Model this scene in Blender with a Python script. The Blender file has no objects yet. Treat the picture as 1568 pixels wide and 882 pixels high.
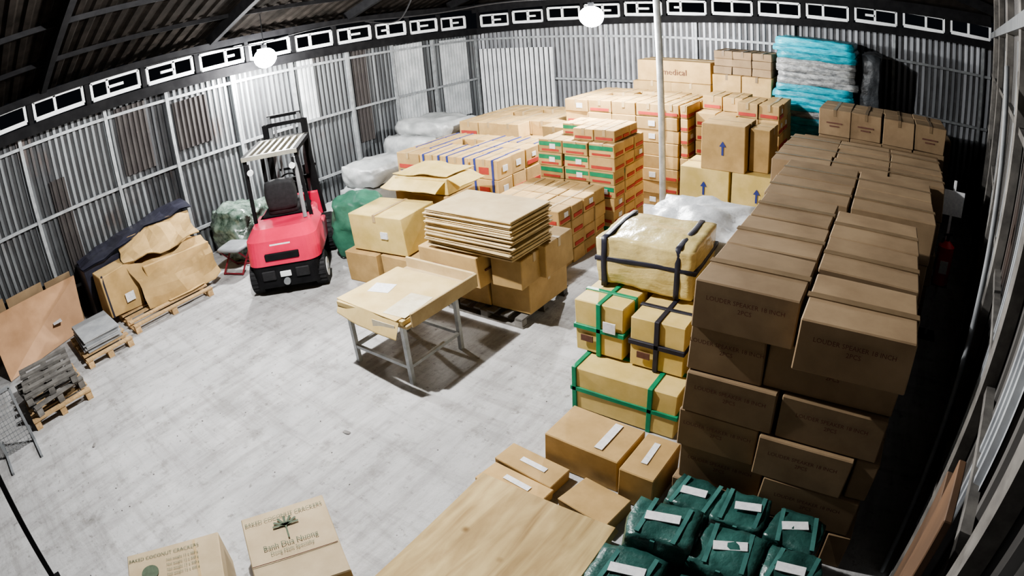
import bpy, math, random
from mathutils import Vector, Matrix, noise
random.seed(7)
D=bpy.data; SC=bpy.context.scene
def rnd(a,b): return random.uniform(a,b)

# ---------------------------------------------------------------- materials
def sc(c): return (c[0],c[1],c[2],1)
def mat(name,c1,c2=None,scale=6.0,rough=.75,metal=0,island=0.0,bump=0.0,bscale=40,stretch=None,emit=None,es=0,detail=5,spec=.3,wave=None):
    m=D.materials.new(name);m.use_nodes=True
    nt=m.node_tree;N=nt.nodes;L=nt.links
    b=N["Principled BSDF"]
    b.inputs["Roughness"].default_value=rough;b.inputs["Metallic"].default_value=metal
    b.inputs["Specular IOR Level"].default_value=spec
    tc=N.new("ShaderNodeTexCoord");mp=N.new("ShaderNodeMapping");L.new(tc.outputs["Object"],mp.inputs[0])
    if stretch: mp.inputs["Scale"].default_value=stretch
    if c2 is None: c2=tuple(x*.8 for x in c1)
    n=N.new("ShaderNodeTexNoise");n.inputs["Scale"].default_value=scale;n.inputs["Detail"].default_value=detail;n.inputs["Roughness"].default_value=.6
    L.new(mp.outputs[0],n.inputs["Vector"])
    r=N.new("ShaderNodeValToRGB");r.color_ramp.elements[0].position=.35;r.color_ramp.elements[1].position=.65
    r.color_ramp.elements[0].color=sc(c2);r.color_ramp.elements[1].color=sc(c1)
    L.new(n.outputs[0],r.inputs[0]);out=r.outputs[0]
    if island:
        g=N.new("ShaderNodeNewGeometry");mr=N.new("ShaderNodeMapRange")
        mr.inputs[3].default_value=1-island;mr.inputs[4].default_value=1+island
        L.new(g.outputs["Random Per Island"],mr.inputs[0])
        hs=N.new("ShaderNodeHueSaturation");L.new(mr.outputs[0],hs.inputs["Value"]);L.new(out,hs.inputs["Color"]);out=hs.outputs[0]
    L.new(out,b.inputs["Base Color"])
    if bump:
        n2=N.new("ShaderNodeTexNoise");n2.inputs["Scale"].default_value=bscale;n2.inputs["Detail"].default_value=4
        L.new(mp.outputs[0],n2.inputs["Vector"])
        bp=N.new("ShaderNodeBump");bp.inputs["Strength"].default_value=bump;bp.inputs["Distance"].default_value=.02
        L.new(n2.outputs[0],bp.inputs["Height"]);L.new(bp.outputs[0],b.inputs["Normal"])
    if emit:
        b.inputs["Emission Color"].default_value=sc(emit);b.inputs["Emission Strength"].default_value=es
    return m

M_card =mat("card_tan",(.52,.35,.155),(.40,.265,.11),4,.8,island=.2,detail=8)
M_dark =mat("card_brown",(.28,.20,.12),(.21,.145,.085),3,.8,island=.14,detail=8)
M_yel  =mat("card_yellow",(.68,.52,.21),(.55,.41,.14),4,.6,island=.08)
M_tape =mat("tape_clear",(.46,.34,.19),(.40,.29,.15),8,.35,spec=.5)
M_dtape=mat("tape_brown",(.21,.15,.09),(.17,.12,.07),8,.35,spec=.5)
M_white=mat("label_white",(.78,.78,.78),(.62,.62,.64),30,.6)
M_ink  =mat("ink_brown",(.11,.05,.04),(.14,.07,.05),30,.8)
M_green=mat("tape_green",(.02,.25,.12),(.015,.18,.09),8,.4)
M_blue =mat("ink_blue",(.03,.05,.25),(.04,.05,.18),8,.6)
M_red  =mat("ink_red",(.45,.06,.04),(.35,.05,.04),8,.6)
M_black=mat("tape_black",(.03,.03,.045),(.02,.02,.03),8,.4)
CM=[M_card,M_dark,M_yel,M_tape,M_dtape,M_white,M_ink,M_green,M_blue,M_red,M_black]
CARD,DARK,YEL,TAPE,DTAPE,WHITE,INK,GREEN,BLUE,RED,BLACK=range(11)

M_steel=mat("steel_light",(.50,.52,.53),(.34,.36,.37),8,.5,metal=.3)
M_wsteel=mat("steel_wall",(.34,.36,.37),(.22,.23,.24),8,.5,metal=.3)
M_beam =mat("beam_dark",(.014,.014,.015),(.008,.008,.009),6,.8,spec=.1)
M_wpaint=mat("frame_white",(.88,.90,.91),(.75,.77,.78),9,.5)
M_wood =mat("pallet_wood",(.55,.38,.20),(.40,.26,.13),5,.8,stretch=(1,6,6),island=.2)
M_gwood=mat("grey_wood",(.20,.19,.175),(.09,.085,.08),5,.8,island=.25)
M_redply=mat("red_plywood",(.50,.30,.17),(.38,.22,.12),2,.6)
M_rub  =mat("black_rubber",(.022,.022,.024),(.014,.014,.015),20,.7)
M_pink =mat("forklift_red",(.70,.03,.09),(.58,.025,.07),3,.35,spec=.5)
M_grey =mat("grey_paint",(.25,.26,.27),(.18,.19,.2),6,.5)
M_beige=mat("guard_beige",(.30,.29,.235),(.21,.20,.17),6,.5)
M_gsack=mat("green_plastic",(.04,.115,.10),(.018,.06,.052),5,.33,bump=.9,bscale=9,spec=.6,island=.2)
M_gsack2=mat("green_sack",(.06,.20,.13),(.035,.12,.08),4,.45,bump=.9,bscale=7)
M_cyan =mat("cyan_plastic",(.02,.44,.56),(.01,.22,.30),5,.35,bump=.8,bscale=8,spec=.6,stretch=(1,1,4),island=.3)
M_gplas=mat("grey_plastic",(.36,.37,.37),(.12,.13,.14),6,.3,bump=1,bscale=10,spec=.7,stretch=(1,1,3))
M_bag  =mat("white_plastic",(.62,.64,.66),(.42,.44,.46),3,.4,bump=.8,bscale=6,spec=.6)
M_bale =mat("bale_plastic",(.40,.41,.41),(.24,.25,.25),3,.4,bump=.8,bscale=6,spec=.6)
M_film =mat("carton_in_film",(.66,.54,.25),(.50,.40,.17),4,.22,bump=.8,bscale=6,spec=.9,stretch=(1,1,2))
M_lamp =mat("lamp_glow",(1,1,1),(1,1,1),1,.5,emit=(.97,.99,1),es=200)
M_roof =mat("roof_sheet",(.020,.017,.015),(.009,.008,.007),3,.95,spec=.03)
M_exr  =mat("extinguisher_red",(.75,.02,.02),(.6,.02,.02),3,.3)
M_flat =mat("flat_cardboard",(.58,.455,.265),(.47,.355,.195),4,.8,island=.2)
M_groove=mat("sheet_groove",(.05,.052,.055),(.03,.03,.032),4,.6)  # rib shading put into colour: darker tone for the recessed sheet faces
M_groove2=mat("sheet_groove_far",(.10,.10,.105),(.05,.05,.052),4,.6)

def plymat():
    m=D.materials.new("plywood");m.use_nodes=True;nt=m.node_tree;N=nt.nodes;L=nt.links;b=N["Principled BSDF"]
    b.inputs["Roughness"].default_value=.7;b.inputs["Specular IOR Level"].default_value=.2
    tc=N.new("ShaderNodeTexCoord");mp=N.new("ShaderNodeMapping");mp.inputs["Scale"].default_value=(5,.7,1);L.new(tc.outputs["Object"],mp.inputs[0])
    n=N.new("ShaderNodeTexNoise");n.inputs["Scale"].default_value=2;n.inputs["Detail"].default_value=8;n.inputs["Distortion"].default_value=.8;L.new(mp.outputs[0],n.inputs["Vector"])
    r=N.new("ShaderNodeValToRGB");e=r.color_ramp.elements;e[0].position=.3;e[1].position=.68;e[0].color=sc((.32,.215,.095));e[1].color=sc((.55,.42,.21));L.new(n.outputs[0],r.inputs[0])
    v=N.new("ShaderNodeTexVoronoi");v.inputs["Scale"].default_value=2.6;L.new(tc.outputs["Object"],v.inputs["Vector"])
    r2=N.new("ShaderNodeValToRGB");e=r2.color_ramp.elements;e[0].position=.03;e[1].position=.10;e[0].color=sc((.35,.25,.15));e[1].color=sc((1,1,1));L.new(v.outputs["Distance"],r2.inputs[0])
    n2=N.new("ShaderNodeTexNoise");n2.inputs["Scale"].default_value=1.3;n2.inputs["Detail"].default_value=6;L.new(tc.outputs["Object"],n2.inputs["Vector"])
    r3=N.new("ShaderNodeValToRGB");e=r3.color_ramp.elements;e[0].position=.35;e[1].position=.6;e[0].color=sc((.70,.67,.64));e[1].color=sc((1,1,1));L.new(n2.outputs[0],r3.inputs[0])
    m1=N.new("ShaderNodeMixRGB");m1.blend_type='MULTIPLY';m1.inputs[0].default_value=.8;L.new(r.outputs[0],m1.inputs[1]);L.new(r2.outputs[0],m1.inputs[2])
    m2=N.new("ShaderNodeMixRGB");m2.blend_type='MULTIPLY';m2.inputs[0].default_value=1;L.new(m1.outputs[0],m2.inputs[1]);L.new(r3.outputs[0],m2.inputs[2])
    L.new(m2.outputs[0],b.inputs["Base Color"]);return m
M_ply=plymat()
# concrete floor: mottled, scuffs, specks
def floormat():
    m=D.materials.new("floor_concrete");m.use_nodes=True;nt=m.node_tree;N=nt.nodes;L=nt.links;b=N["Principled BSDF"]
    b.inputs["Roughness"].default_value=.85;b.inputs["Specular IOR Level"].default_value=.2
    tc=N.new("ShaderNodeTexCoord")
    def nz(s,d,sc_=None,rot=.6):
        n=N.new("ShaderNodeTexNoise");n.inputs["Scale"].default_value=s;n.inputs["Detail"].default_value=d;n.inputs["Roughness"].default_value=.68
        if sc_:
            mp=N.new("ShaderNodeMapping");mp.inputs["Scale"].default_value=sc_;mp.inputs["Rotation"].default_value=(0,0,rot);L.new(tc.outputs["Object"],mp.inputs[0]);L.new(mp.outputs[0],n.inputs["Vector"])
        else: L.new(tc.outputs["Object"],n.inputs["Vector"])
        return n
    def ramp(src,p0,p1,c0,c1):
        r=N.new("ShaderNodeValToRGB");r.color_ramp.elements[0].position=p0;r.color_ramp.elements[1].position=p1
        r.color_ramp.elements[0].color=sc(c0);r.color_ramp.elements[1].color=sc(c1);L.new(src.outputs[0],r.inputs[0]);return r
    out=ramp(nz(1.1,9),.32,.66,(.36,.358,.36),(.51,.508,.51)).outputs[0]
    for r in (ramp(nz(.9,8,(6,.8,1)),.38,.54,(.76,.75,.74),(1,1,1)),ramp(nz(.7,9,(.7,7,1),1.1),.36,.49,(.80,.79,.78),(1,1,1)),ramp(nz(11,7),.32,.42,(.58,.57,.55),(1,1,1)),ramp(nz(3.2,9),.32,.45,(.66,.65,.63),(1,1,1))):
        m1=N.new("ShaderNodeMixRGB");m1.blend_type='MULTIPLY';m1.inputs[0].default_value=1;L.new(out,m1.inputs[1]);L.new(r.outputs[0],m1.inputs[2]);out=m1.outputs[0]
    L.new(out,b.inputs["Base Color"])
    n2=nz(25,6);bp=N.new("ShaderNodeBump");bp.inputs["Strength"].default_value=.4;bp.inputs["Distance"].default_value=.02
    L.new(n2.outputs[0],bp.inputs["Height"]);L.new(bp.outputs[0],b.inputs["Normal"])
    return m
M_floor=floormat()

def wallmat(name,lo,hi,axis,rust,pv=.8):
    m=D.materials.new(name);m.use_nodes=True;nt=m.node_tree;N=nt.nodes;L=nt.links;b=N["Principled BSDF"]
    b.inputs["Roughness"].default_value=.5;b.inputs["Metallic"].default_value=.2
    tc=N.new("ShaderNodeTexCoord");sx=N.new("ShaderNodeSeparateXYZ");L.new(tc.outputs["Object"],sx.inputs[0])
    dv=N.new("ShaderNodeMath");dv.operation='DIVIDE';dv.inputs[1].default_value=.805;L.new(sx.outputs[axis],dv.inputs[0])
    fl=N.new("ShaderNodeMath");fl.operation='FLOOR';L.new(dv.outputs[0],fl.inputs[0])
    wn=N.new("ShaderNodeTexWhiteNoise");wn.noise_dimensions='1D';L.new(fl.outputs[0],wn.inputs["W"])
    mp=N.new("ShaderNodeMapping");mp.inputs["Scale"].default_value=(5,5,.35);L.new(tc.outputs["Object"],mp.inputs[0])
    n=N.new("ShaderNodeTexNoise");n.inputs["Scale"].default_value=1.6;n.inputs["Detail"].default_value=6;L.new(mp.outputs[0],n.inputs["Vector"])
    ad=N.new("ShaderNodeMath");ad.operation='MULTIPLY_ADD';ad.inputs[1].default_value=pv;L.new(wn.outputs["Value"],ad.inputs[0])
    mu=N.new("ShaderNodeMath");mu.operation='MULTIPLY_ADD';mu.inputs[1].default_value=1.5;mu.inputs[2].default_value=-.7;L.new(n.outputs[0],mu.inputs[0])
    L.new(mu.outputs[0],ad.inputs[2])
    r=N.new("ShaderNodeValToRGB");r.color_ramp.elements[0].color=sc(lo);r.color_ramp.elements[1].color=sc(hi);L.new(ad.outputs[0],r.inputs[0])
    n3=N.new("ShaderNodeTexNoise");n3.inputs["Scale"].default_value=1.1;n3.inputs["Detail"].default_value=5;L.new(tc.outputs["Object"],n3.inputs["Vector"])
    r3=N.new("ShaderNodeValToRGB");r3.color_ramp.elements[0].position=.58;r3.color_ramp.elements[1].position=.74
    r3.color_ramp.elements[0].color=(0,0,0,1);r3.color_ramp.elements[1].color=(rust,rust,rust,1);L.new(n3.outputs[0],r3.inputs[0])
    mx=N.new("ShaderNodeMixRGB");L.new(r3.outputs[0],mx.inputs[0]);L.new(r.outputs[0],mx.inputs[1]);mx.inputs[2].default_value=(.10,.06,.045,1)
    L.new(mx.outputs[0],b.inputs["Base Color"])
    return m
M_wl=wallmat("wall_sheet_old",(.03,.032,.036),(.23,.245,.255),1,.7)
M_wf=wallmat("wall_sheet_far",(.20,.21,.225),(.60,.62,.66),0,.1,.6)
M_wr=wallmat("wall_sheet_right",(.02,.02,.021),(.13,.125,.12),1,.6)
M_ws=mat("sheet_white",(.80,.82,.84),(.6,.62,.64),3,.45,metal=.1)

# ---------------------------------------------------------------- mesh builder
class MB:
    def __init__(s): s.v=[];s.f=[];s.m=[];s.sm=[];s.T=Matrix.Identity(4)
    def add(s,vs,fs,mi=0,smooth=False,T=None):
        o=len(s.v);X=s.T@T if T is not None else s.T
        s.v+= [tuple(X@Vector(p)) for p in vs]
        for f in fs: s.f.append(tuple(i+o for i in f));s.m.append(mi);s.sm.append(smooth)
    def box(s,c,d,mi=0,rz=0,ch=0,jit=0,T=None):
        X=Matrix.Translation(c)@Matrix.Rotation(rz,4,'Z')
        if T is not None: X=T@X
        hx,hy,hz=d[0]/2,d[1]/2,d[2]/2
        if ch<=0:
            vs=[(x*hx,y*hy,z*hz) for z in(-1,1) for y in(-1,1) for x in(-1,1)]
            s.add(vs,[(0,2,3,1),(4,5,7,6),(0,1,5,4),(2,6,7,3),(0,4,6,2),(1,3,7,5)],mi,False,X);return
        vs=[];ix={}
        for z in(-1,1):
            for y in(-1,1):
                for x in(-1,1):
                    j=(rnd(-jit,jit),rnd(-jit,jit),rnd(-jit,jit)*.6)
                    for a in range(3):
                        p=[x*(hx-ch),y*(hy-ch),z*(hz-ch)];p[a]=(x*hx,y*hy,z*hz)[a]
                        ix[(x,y,z,a)]=len(vs);vs.append(tuple(p[i]+j[i] for i in range(3)))
        fs=[]
        for a in range(3):
            b,c2=(a+1)%3,(a+2)%3
            for sg in(-1,1):
                q=[]
                for (p,r) in((-1,-1),(1,-1),(1,1),(-1,1)):
                    k=[0,0,0];k[a]=sg;k[b]=p;k[c2]=r;q.append(ix[(k[0],k[1],k[2],a)])
                fs.append(tuple(q if sg>0 else q[::-1]))
        for a in range(3): # edges along axis a
            b,c2=(a+1)%3,(a+2)%3
            for p in(-1,1):
                for r in(-1,1):
                    k0=[0,0,0];k0[a]=-1;k0[b]=p;k0[c2]=r;k1=list(k0);k1[a]=1
                    q=[ix[(*k0,b)],ix[(*k1,b)],ix[(*k1,c2)],ix[(*k0,c2)]]
                    fs.append(tuple(q if p*r<0 else q[::-1]))
        for z in(-1,1):
            for y in(-1,1):
                for x in(-1,1):
                    q=[ix[(x,y,z,0)],ix[(x,y,z,1)],ix[(x,y,z,2)]]
                    fs.append(tuple(q if x*y*z>0 else q[::-1]))
        s.add(vs,fs,mi,False,X)
    def bar(s,p,q,w,mi=0,h=None):
        p=Vector(p);q=Vector(q);d=q-p;L=d.length
        if L<1e-6:return
        z=d/L;up=Vector((0,0,1)) if abs(z.z)<.95 else Vector((0,1,0))
        x=up.cross(z).normalized();y=z.cross(x)
        R=Matrix((x,y,z)).transposed().to_4x4();R.translation=(p+q)/2
        s.box((0,0,0),(w,h or w,L),mi,T=R)
    def cyl(s,p,q,r,mi=0,n=14,r2=None,smooth=True):
        p=Vector(p);q=Vector(q);d=q-p;L=d.length;z=d/L
        up=Vector((0,0,1)) if abs(z.z)<.95 else Vector((0,1,0))
        x=up.cross(z).normalized();y=z.cross(x);r2=r if r2 is None else r2
        vs=[];
        for i in range(n):
            a=2*math.pi*i/n;e=x*math.cos(a)+y*math.sin(a);vs.append(p+e*r);vs.append(q+e*r2)
        fs=[(2*i,2*((i+1)%n),2*((i+1)%n)+1,2*i+1) for i in range(n)]
        s.add(vs,fs,mi,smooth)
        s.add(vs[0::2],[tuple(range(n))[::-1]],mi);s.add(vs[1::2],[tuple(range(n))],mi)
    def lump(s,c,d,mi=0,rz=0,n=10,rnd_=.35,amp=.03,fr=4,T=None,flat=True):
        X=Matrix.Translation(c)@Matrix.Rotation(rz,4,'Z')
        if T is not None:X=T@X
        vs=[];fs=[];key={};sd=Vector((rnd(0,90),rnd(0,90),rnd(0,90)))
        def vid(i,j,k):
            if (i,j,k) in key:return key[(i,j,k)]
            p=Vector((i,j,k))/n*2-Vector((1,1,1))
            q=p.normalized()*1.0
            cube=p;mix=cube.lerp(q*1.12,rnd_)
            w=Vector((mix.x*d[0]/2,mix.y*d[1]/2,mix.z*d[2]/2))
            nn=noise.noise_vector(w*fr+sd)*amp+noise.noise_vector(w*fr*2.7+sd)*amp*.45
            w=w+nn
            if flat: w.z=max(w.z,-d[2]/2)
            key[(i,j,k)]=len(vs);vs.append(w);return key[(i,j,k)]
        for a in range(3):
            for sg in(0,n):
                for u in range(n):
                    for v in range(n):
                        q=[]
                        for(p,r)in((u,v),(u+1,v),(u+1,v+1),(u,v+1)):
                            t=[0,0,0];t[a]=sg;t[(a+1)%3]=p;t[(a+2)%3]=r;q.append(vid(*t))
                        fs.append(tuple(q if sg else q[::-1]))
        s.add(vs,fs,mi,True,X)
    def obj(s,name,mats,parent=None,loc=None):
        me=D.meshes.new(name);me.from_pydata(s.v,[],s.f);
        for m in mats:me.materials.append(m)
        me.polygons.foreach_set("material_index",s.m);me.polygons.foreach_set("use_smooth",s.sm);me.update()
        o=D.objects.new(name,me);SC.collection.objects.link(o)
        if parent:o.parent=parent
        return o
def empty(name,loc=(0,0,0),rz=0):
    e=D.objects.new(name,None);SC.collection.objects.link(e);e.location=loc;e.rotation_euler=(0,0,rz);return e
def text(body,size,M,parent,mt,name="printed_text",sp=1.0):
    c=D.curves.new(name,'FONT');c.body=body;c.size=size;c.align_x='CENTER';c.align_y='CENTER';c.space_line=sp;c.materials.append(mt)
    c.resolution_u=2
    o=D.objects.new(name,c);SC.collection.objects.link(o);o.parent=parent;o.matrix_local=M;return o
def drape(mb,A,B,t,mi,nu=10,nv=6,amp=.03,seed=1.0):
    """crumpled sheet between polyline A and polyline B (lists of points)"""
    A=[Vector(p) for p in A];B=[Vector(p) for p in B]
    def at(P,u):
        x=u*(len(P)-1);i=min(int(x),len(P)-2);return P[i].lerp(P[i+1],x-i)
    vs=[]
    for s_ in(0,1):
        for i in range(nu+1):
            for j in range(nv+1):
                p=at(A,i/nu).lerp(at(B,i/nu),j/nv);w=noise.noise_vector(p*3+Vector((seed,)*3))*amp
                vs.append(p+w+Vector((0,0,-t*s_)))
    K=(nu+1)*(nv+1);fs=[]
    for i in range(nu):
        for j in range(nv):
            a=i*(nv+1)+j;q=(a,a+1,a+nv+2,a+nv+1);fs.append(q);fs.append(tuple(x+K for x in q[::-1]))
    mb.add(vs,fs,mi)

def carton(mb,x0,x1,y0,y1,z0,z1,base=CARD,tape=TAPE,rz=0,j=.008,style=None,along='x',tw=.05):
    cx,cy,cz=(x0+x1)/2,(y0+y1)/2,(z0+z1)/2;dx,dy,dz=x1-x0,y1-y0,z1-z0
    T=Matrix.Translation((cx,cy,cz))@Matrix.Rotation(rz,4,'Z')
    mb.box((0,0,0),(dx-.008,dy-.008,dz-.004),base,ch=.008,jit=j,T=T)
    e=.004+j*.3
    if tape is not None:
        if along=='x':
            mb.box((0,0,dz/2+.001),(dx,tw,e),tape,T=T)
            mb.box((dx/2,0,dz/2-.05),(e,tw,.1),tape,T=T)
        else:
            mb.box((0,0,dz/2+.001),(tw,dy,e),tape,T=T)
            mb.box((0,-dy/2,dz/2-.05),(tw,e,.1),tape,T=T)
    t=.004+j
    if style=='blue':
        for k in(-.32,.32): mb.box((k*dx,-dy/2,0),(.04,t,dz*.98),BLUE,T=T);mb.box((k*dx,0,dz/2),(.03,dy,t),BLUE,T=T)
        mb.box((0,-dy/2,-.02),(dx*.35,t,dz*.35),RED,T=T)
        mb.box((dx/2,0,0),(t,dy*.3,dz*.3),WHITE,T=T)
    elif style=='red':
        mb.box((0,-dy/2,-dz*.25),(dx*.8,t,dz*.22),RED,T=T);mb.box((dx/2,0,-dz*.25),(t,dy*.8,dz*.22),RED,T=T)
        if random.random()<.4: mb.box((dx/2,dy*.1,dz*.1),(t*1.1,.1,.07),WHITE,T=T)
    elif style=='green':
        mb.box((0,-dy/2,dz*.18),(dx*.9,t,dz*.3),GREEN,T=T);mb.box((0,-dy/2,-dz*.3),(dx*.7,t,dz*.15),RED,T=T)
        mb.box((dx/2,0,-dz*.25),(t,dy*.7,dz*.25),RED,T=T)
        if random.random()<.4: mb.box((dx*.1,-dy/2,0),(.1,t*1.2,.08),WHITE,T=T)
    elif style=='ink':
        mb.box((0,-dy/2,.0),(dx*.5,t,.02),INK,T=T);mb.box((0,-dy/2,-.05),(dx*.3,t,.02),INK,T=T)
        mb.box((dx/2,0,.0),(t,dy*.5,.02),INK,T=T)
    elif style=='label':
        mb.box((dx*.15,-dy/2,0),(.12,t,.09),WHITE,T=T)
def pile(mb,X0,X1,Y0,Y1,Z0,Z1,bx,by,bz,base=CARD,tape=TAPE,styles=(None,),j=.006,drop=.0,along='y'):
    nx=max(1,round((X1-X0)/bx));ny=max(1,round((Y1-Y0)/by));nz=max(1,round((Z1-Z0)/bz))
    bx=(X1-X0)/nx;by=(Y1-Y0)/ny;bz=(Z1-Z0)/nz
    for k in range(nz):
        for a in range(nx):
            for b in range(ny):
                if k==nz-1 and random.random()<drop:continue
                st=random.choice(styles)
                ox,oy=rnd(-.012,.012),rnd(-.015,.015)
                carton(mb,X0+a*bx+ox+.003,X0+(a+1)*bx+ox-.003,Y0+b*by+oy+.003,Y0+(b+1)*by+oy-.003,Z0+k*bz,Z0+(k+1)*bz,base,tape if k==nz-1 else None,rnd(-.012,.012),j,st,along)

# ---------------------------------------------------------------- room shell
def wr(y): return .45+.149*y     # right wall line
XL=-10.0;YF=12.4;YB=-3.0
def zL(y): return 3.22-.2*max(0,y)/YF          # sagging eave along left wall
def zF(x): return 3.02+.42*(x-XL)/12.3         # eave along far wall
mb=MB();mb.box(((XL+3)/2,(YF+YB)/2,-.05),(3-XL+.4,YF-YB+.4,.1),0);mb.obj("floor",[M_floor])
def corr(name,p,q,z0,zf,pitch,amp,m,inward,m2):
    p=Vector(p+(0,));q=Vector(q+(0,));d=(q-p);L=d.length;d/=L;nrm=Vector(inward+(0,)).normalized()
    n=int(L/pitch);mb=MB()
    prof=[(0,0),(.34,0),(.44,1),(.80,1),(.92,0)]
    pts=[(i+a)*pitch for i in range(n) for a,_ in prof];hs=[h for i in range(n) for _,h in prof]
    pts.append(L);hs.append(0);vs=[]
    for t,h in zip(pts,hs):
        w=p+d*t+nrm*(h*amp);vs+=[(w.x,w.y,z0),(w.x,w.y,zf(w))]
    o=[(2*i,2*i+2,2*i+3,2*i+1) for i in range(len(pts)-1)]
    mb.add(vs,o)
    mb.m=[1 if (hs[i]==0 and hs[i+1]==0) else 0 for i in range(len(pts)-1)]  # recessed faces take the darker painted shade to strengthen the stripes
    return mb.obj(name,[m,m2])
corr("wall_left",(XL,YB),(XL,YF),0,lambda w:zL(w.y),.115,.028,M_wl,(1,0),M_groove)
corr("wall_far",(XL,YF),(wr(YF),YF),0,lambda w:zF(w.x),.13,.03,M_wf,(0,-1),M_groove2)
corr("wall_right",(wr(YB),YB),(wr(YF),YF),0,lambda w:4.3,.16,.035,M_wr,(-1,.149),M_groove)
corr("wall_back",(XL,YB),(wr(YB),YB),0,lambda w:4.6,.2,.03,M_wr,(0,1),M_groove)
def slope(name,xa,za,xb,zb):
    n=int((YF-YB+.6)/.25);vs=[];fs=[];hs=[]
    y0=YB-.3
    for i in range(n):
        for a,h in((0,0),(.25,0),(.4,1),(.75,1),(.9,0)):
            hs.append((y0+(i+a)*.25,h*.04))
    for y,h in hs: vs+= [(xa,y,za+h),(xb,y,zb+h)]
    for i in range(len(hs)-1): fs.append((2*i,2*i+2,2*i+3,2*i+1))
    mb=MB();mb.add(vs,fs);return mb.obj(name,[M_roof])
RX,RZ=-4.3,5.5
slope("ceiling_left",XL-.4,3.72,RX,RZ)
slope("ceiling_right",RX,RZ,3.2,3.95)
mb=MB() # dark gable above far eave
mb.add([(XL,YF+.05,3.68),(wr(YF),YF+.05,3.9),(wr(YF),YF+.05,4.15),(RX,YF+.05,RZ),(XL,YF+.05,3.8)],[(0,1,2,3,4)]);mb.obj("trim_1",[M_roof])
# frame steel
mb=MB()
for y in(-1.6,-.2,1.15,2.72,3.9,5.25,6.6,8.0,9.3,10.6,12.25):
    mb.box((XL+.08,y,zL(y)/2-.02),(.06,.06,zL(y)-.04),0)
for z in(.55,1.77): mb.box((XL+.07,(YB+YF)/2,z),(.05,YF-YB-.1,.05),0)
mb.bar((XL+.07,YB+.05,3.02),(XL+.07,0,3.0),.05,0);mb.bar((XL+.07,0,3.0),(XL+.07,YF-.05,2.8),.05,0)
mb.obj("wall_frame_left",[M_wsteel])
mb=MB()
for x in(-8.3,-6.2,-4.1,-2,.1,2.0):
    mb.box((x,YF-.1,zF(x)/2),(.06,.06,zF(x)-.02),0)
for z in(.55,1.77,2.8):
    mb.box(((XL+wr(YF))/2,YF-.08,z),(wr(YF)-XL-.2,.05,.05),0)
mb.obj("wall_frame_far",[M_wsteel])
mb=MB() # odd replaced sheets on the left wall
for y0,y1,z0,z1,mi in((4.0,4.75,2.0,2.85,1),(9.4,10.3,.8,2.95,0),(10.9,11.9,.9,2.9,0),(6.75,7.2,1.8,3.05,0),(8.15,8.6,1.0,3.0,1),(1.5,1.9,.7,2.3,1),(2.9,3.5,1.9,3.05,1)):
    n=int((y1-y0)/.1);vs=[]
    for i in range(n):
        for a,h in((0,0),(.3,0),(.42,1),(.8,1),(.92,0)): vs+=[(XL+.045+h*.03,y0+(i+a)*.1,z0),(XL+.045+h*.03,y0+(i+a)*.1,z1)]
    mb.add(vs,[(2*i,2*i+2,2*i+3,2*i+1) for i in range(len(vs)//2-1)],mi)
mb.obj("trim_2",[mat("sheet_pale",(.50,.52,.53),(.34,.36,.37),3,.5,metal=.1),mat("sheet_rust_dark",(.05,.045,.043),(.035,.03,.03),3,.7)])
# eave beams
mb=MB()
mb.bar((XL+.16,YB+.05,zL(0)),(XL+.16,0,zL(0)),.12,0,.17);mb.bar((XL+.16,0,zL(0)),(XL+.16,YF-.05,zL(YF)),.12,0,.17)
mb.bar((XL+.1,YF-.18,zF(XL)),(wr(YF)-.15,YF-.18,zF(wr(YF))),.12,0,.15)
mb.box((XL+.16,(YB+YF)/2,3.66),(.10,YF-YB-.1,.12),0)
mb.bar((XL+.1,YF-.18,3.62),(wr(YF)-.15,YF-.18,3.90),.10,0,.22)
mb.obj("eave_beam",[M_beam])
def cler(name,p,q,zf,h,step):
    p=Vector(p+(0,));q=Vector(q+(0,));d=q-p;L=d.length;d/=L;mb=MB();t=.1
    while t+step*.85<L:
        a=p+d*t;b=p+d*(t+step*.84);z0=zf(a)+.13;z1=z0+h
        def P(v,z):return (v.x,v.y,z)
        w=.045
        mb.bar(P(a,z0),P(b,z0),w*1.5,0);mb.bar(P(a,z1),P(b,z1),w,0)
        mb.bar(P(a,z0),P(a,z1),w,0);mb.bar(P(b,z0),P(b,z1),w,0)
        r=rnd(.3,.6);e=a+d*step*.84*r
        mb.bar(P(e,z0),P(e,z1),w,0)
        if random.random()<.6: g=a+d*step*.84*(r*.5 if random.random()<.5 else (1+r)/2);mb.bar(P(e,(z0+z1)/2),P(g,(z0+z1)/2),w,0)
        c1=a-d*step*.08
        mb.bar(P(c1,z0-.08),P(c1,z1+.12),.08,1)
        t+=step
    return mb.obj(name,[M_wpaint,M_beam])
cler("window_1",(XL+.12,YB+.2),(XL+.12,YF),lambda v:zL(v.y),.27,1.05)
cler("window_2",(XL+.2,YF-.12),(wr(YF)-.1,YF-.12),lambda v:zF(v.x),.27,1.0)
# roof rafters / purlins
mb=MB()
def rz_(x): return 3.72+(x-(XL-.4))/(RX-XL+.4)*(RZ-3.72) if x<RX else RZ+(x-RX)/(3.2-RX)*(3.95-RZ)
for y in(-1.5,1.7,4.9,8.1,11.3):
    mb.bar((XL+.1,y,rz_(XL+.1)-.12),(RX,y,rz_(RX)-.12),.10,0,.18)
    mb.bar((RX,y,rz_(RX)-.12),(wr(y)-.05,y,rz_(wr(y))-.12),.10,0,.18)
for x in(-9,-7.8,-6.6,-5.4,-3.2,-2,-.8,.3):
    mb.box((x,(YB+YF)/2,rz_(x)-.04),(.06,YF-YB,.07),0)
mb.obj("roof_rafters",[M_beam])
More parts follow.
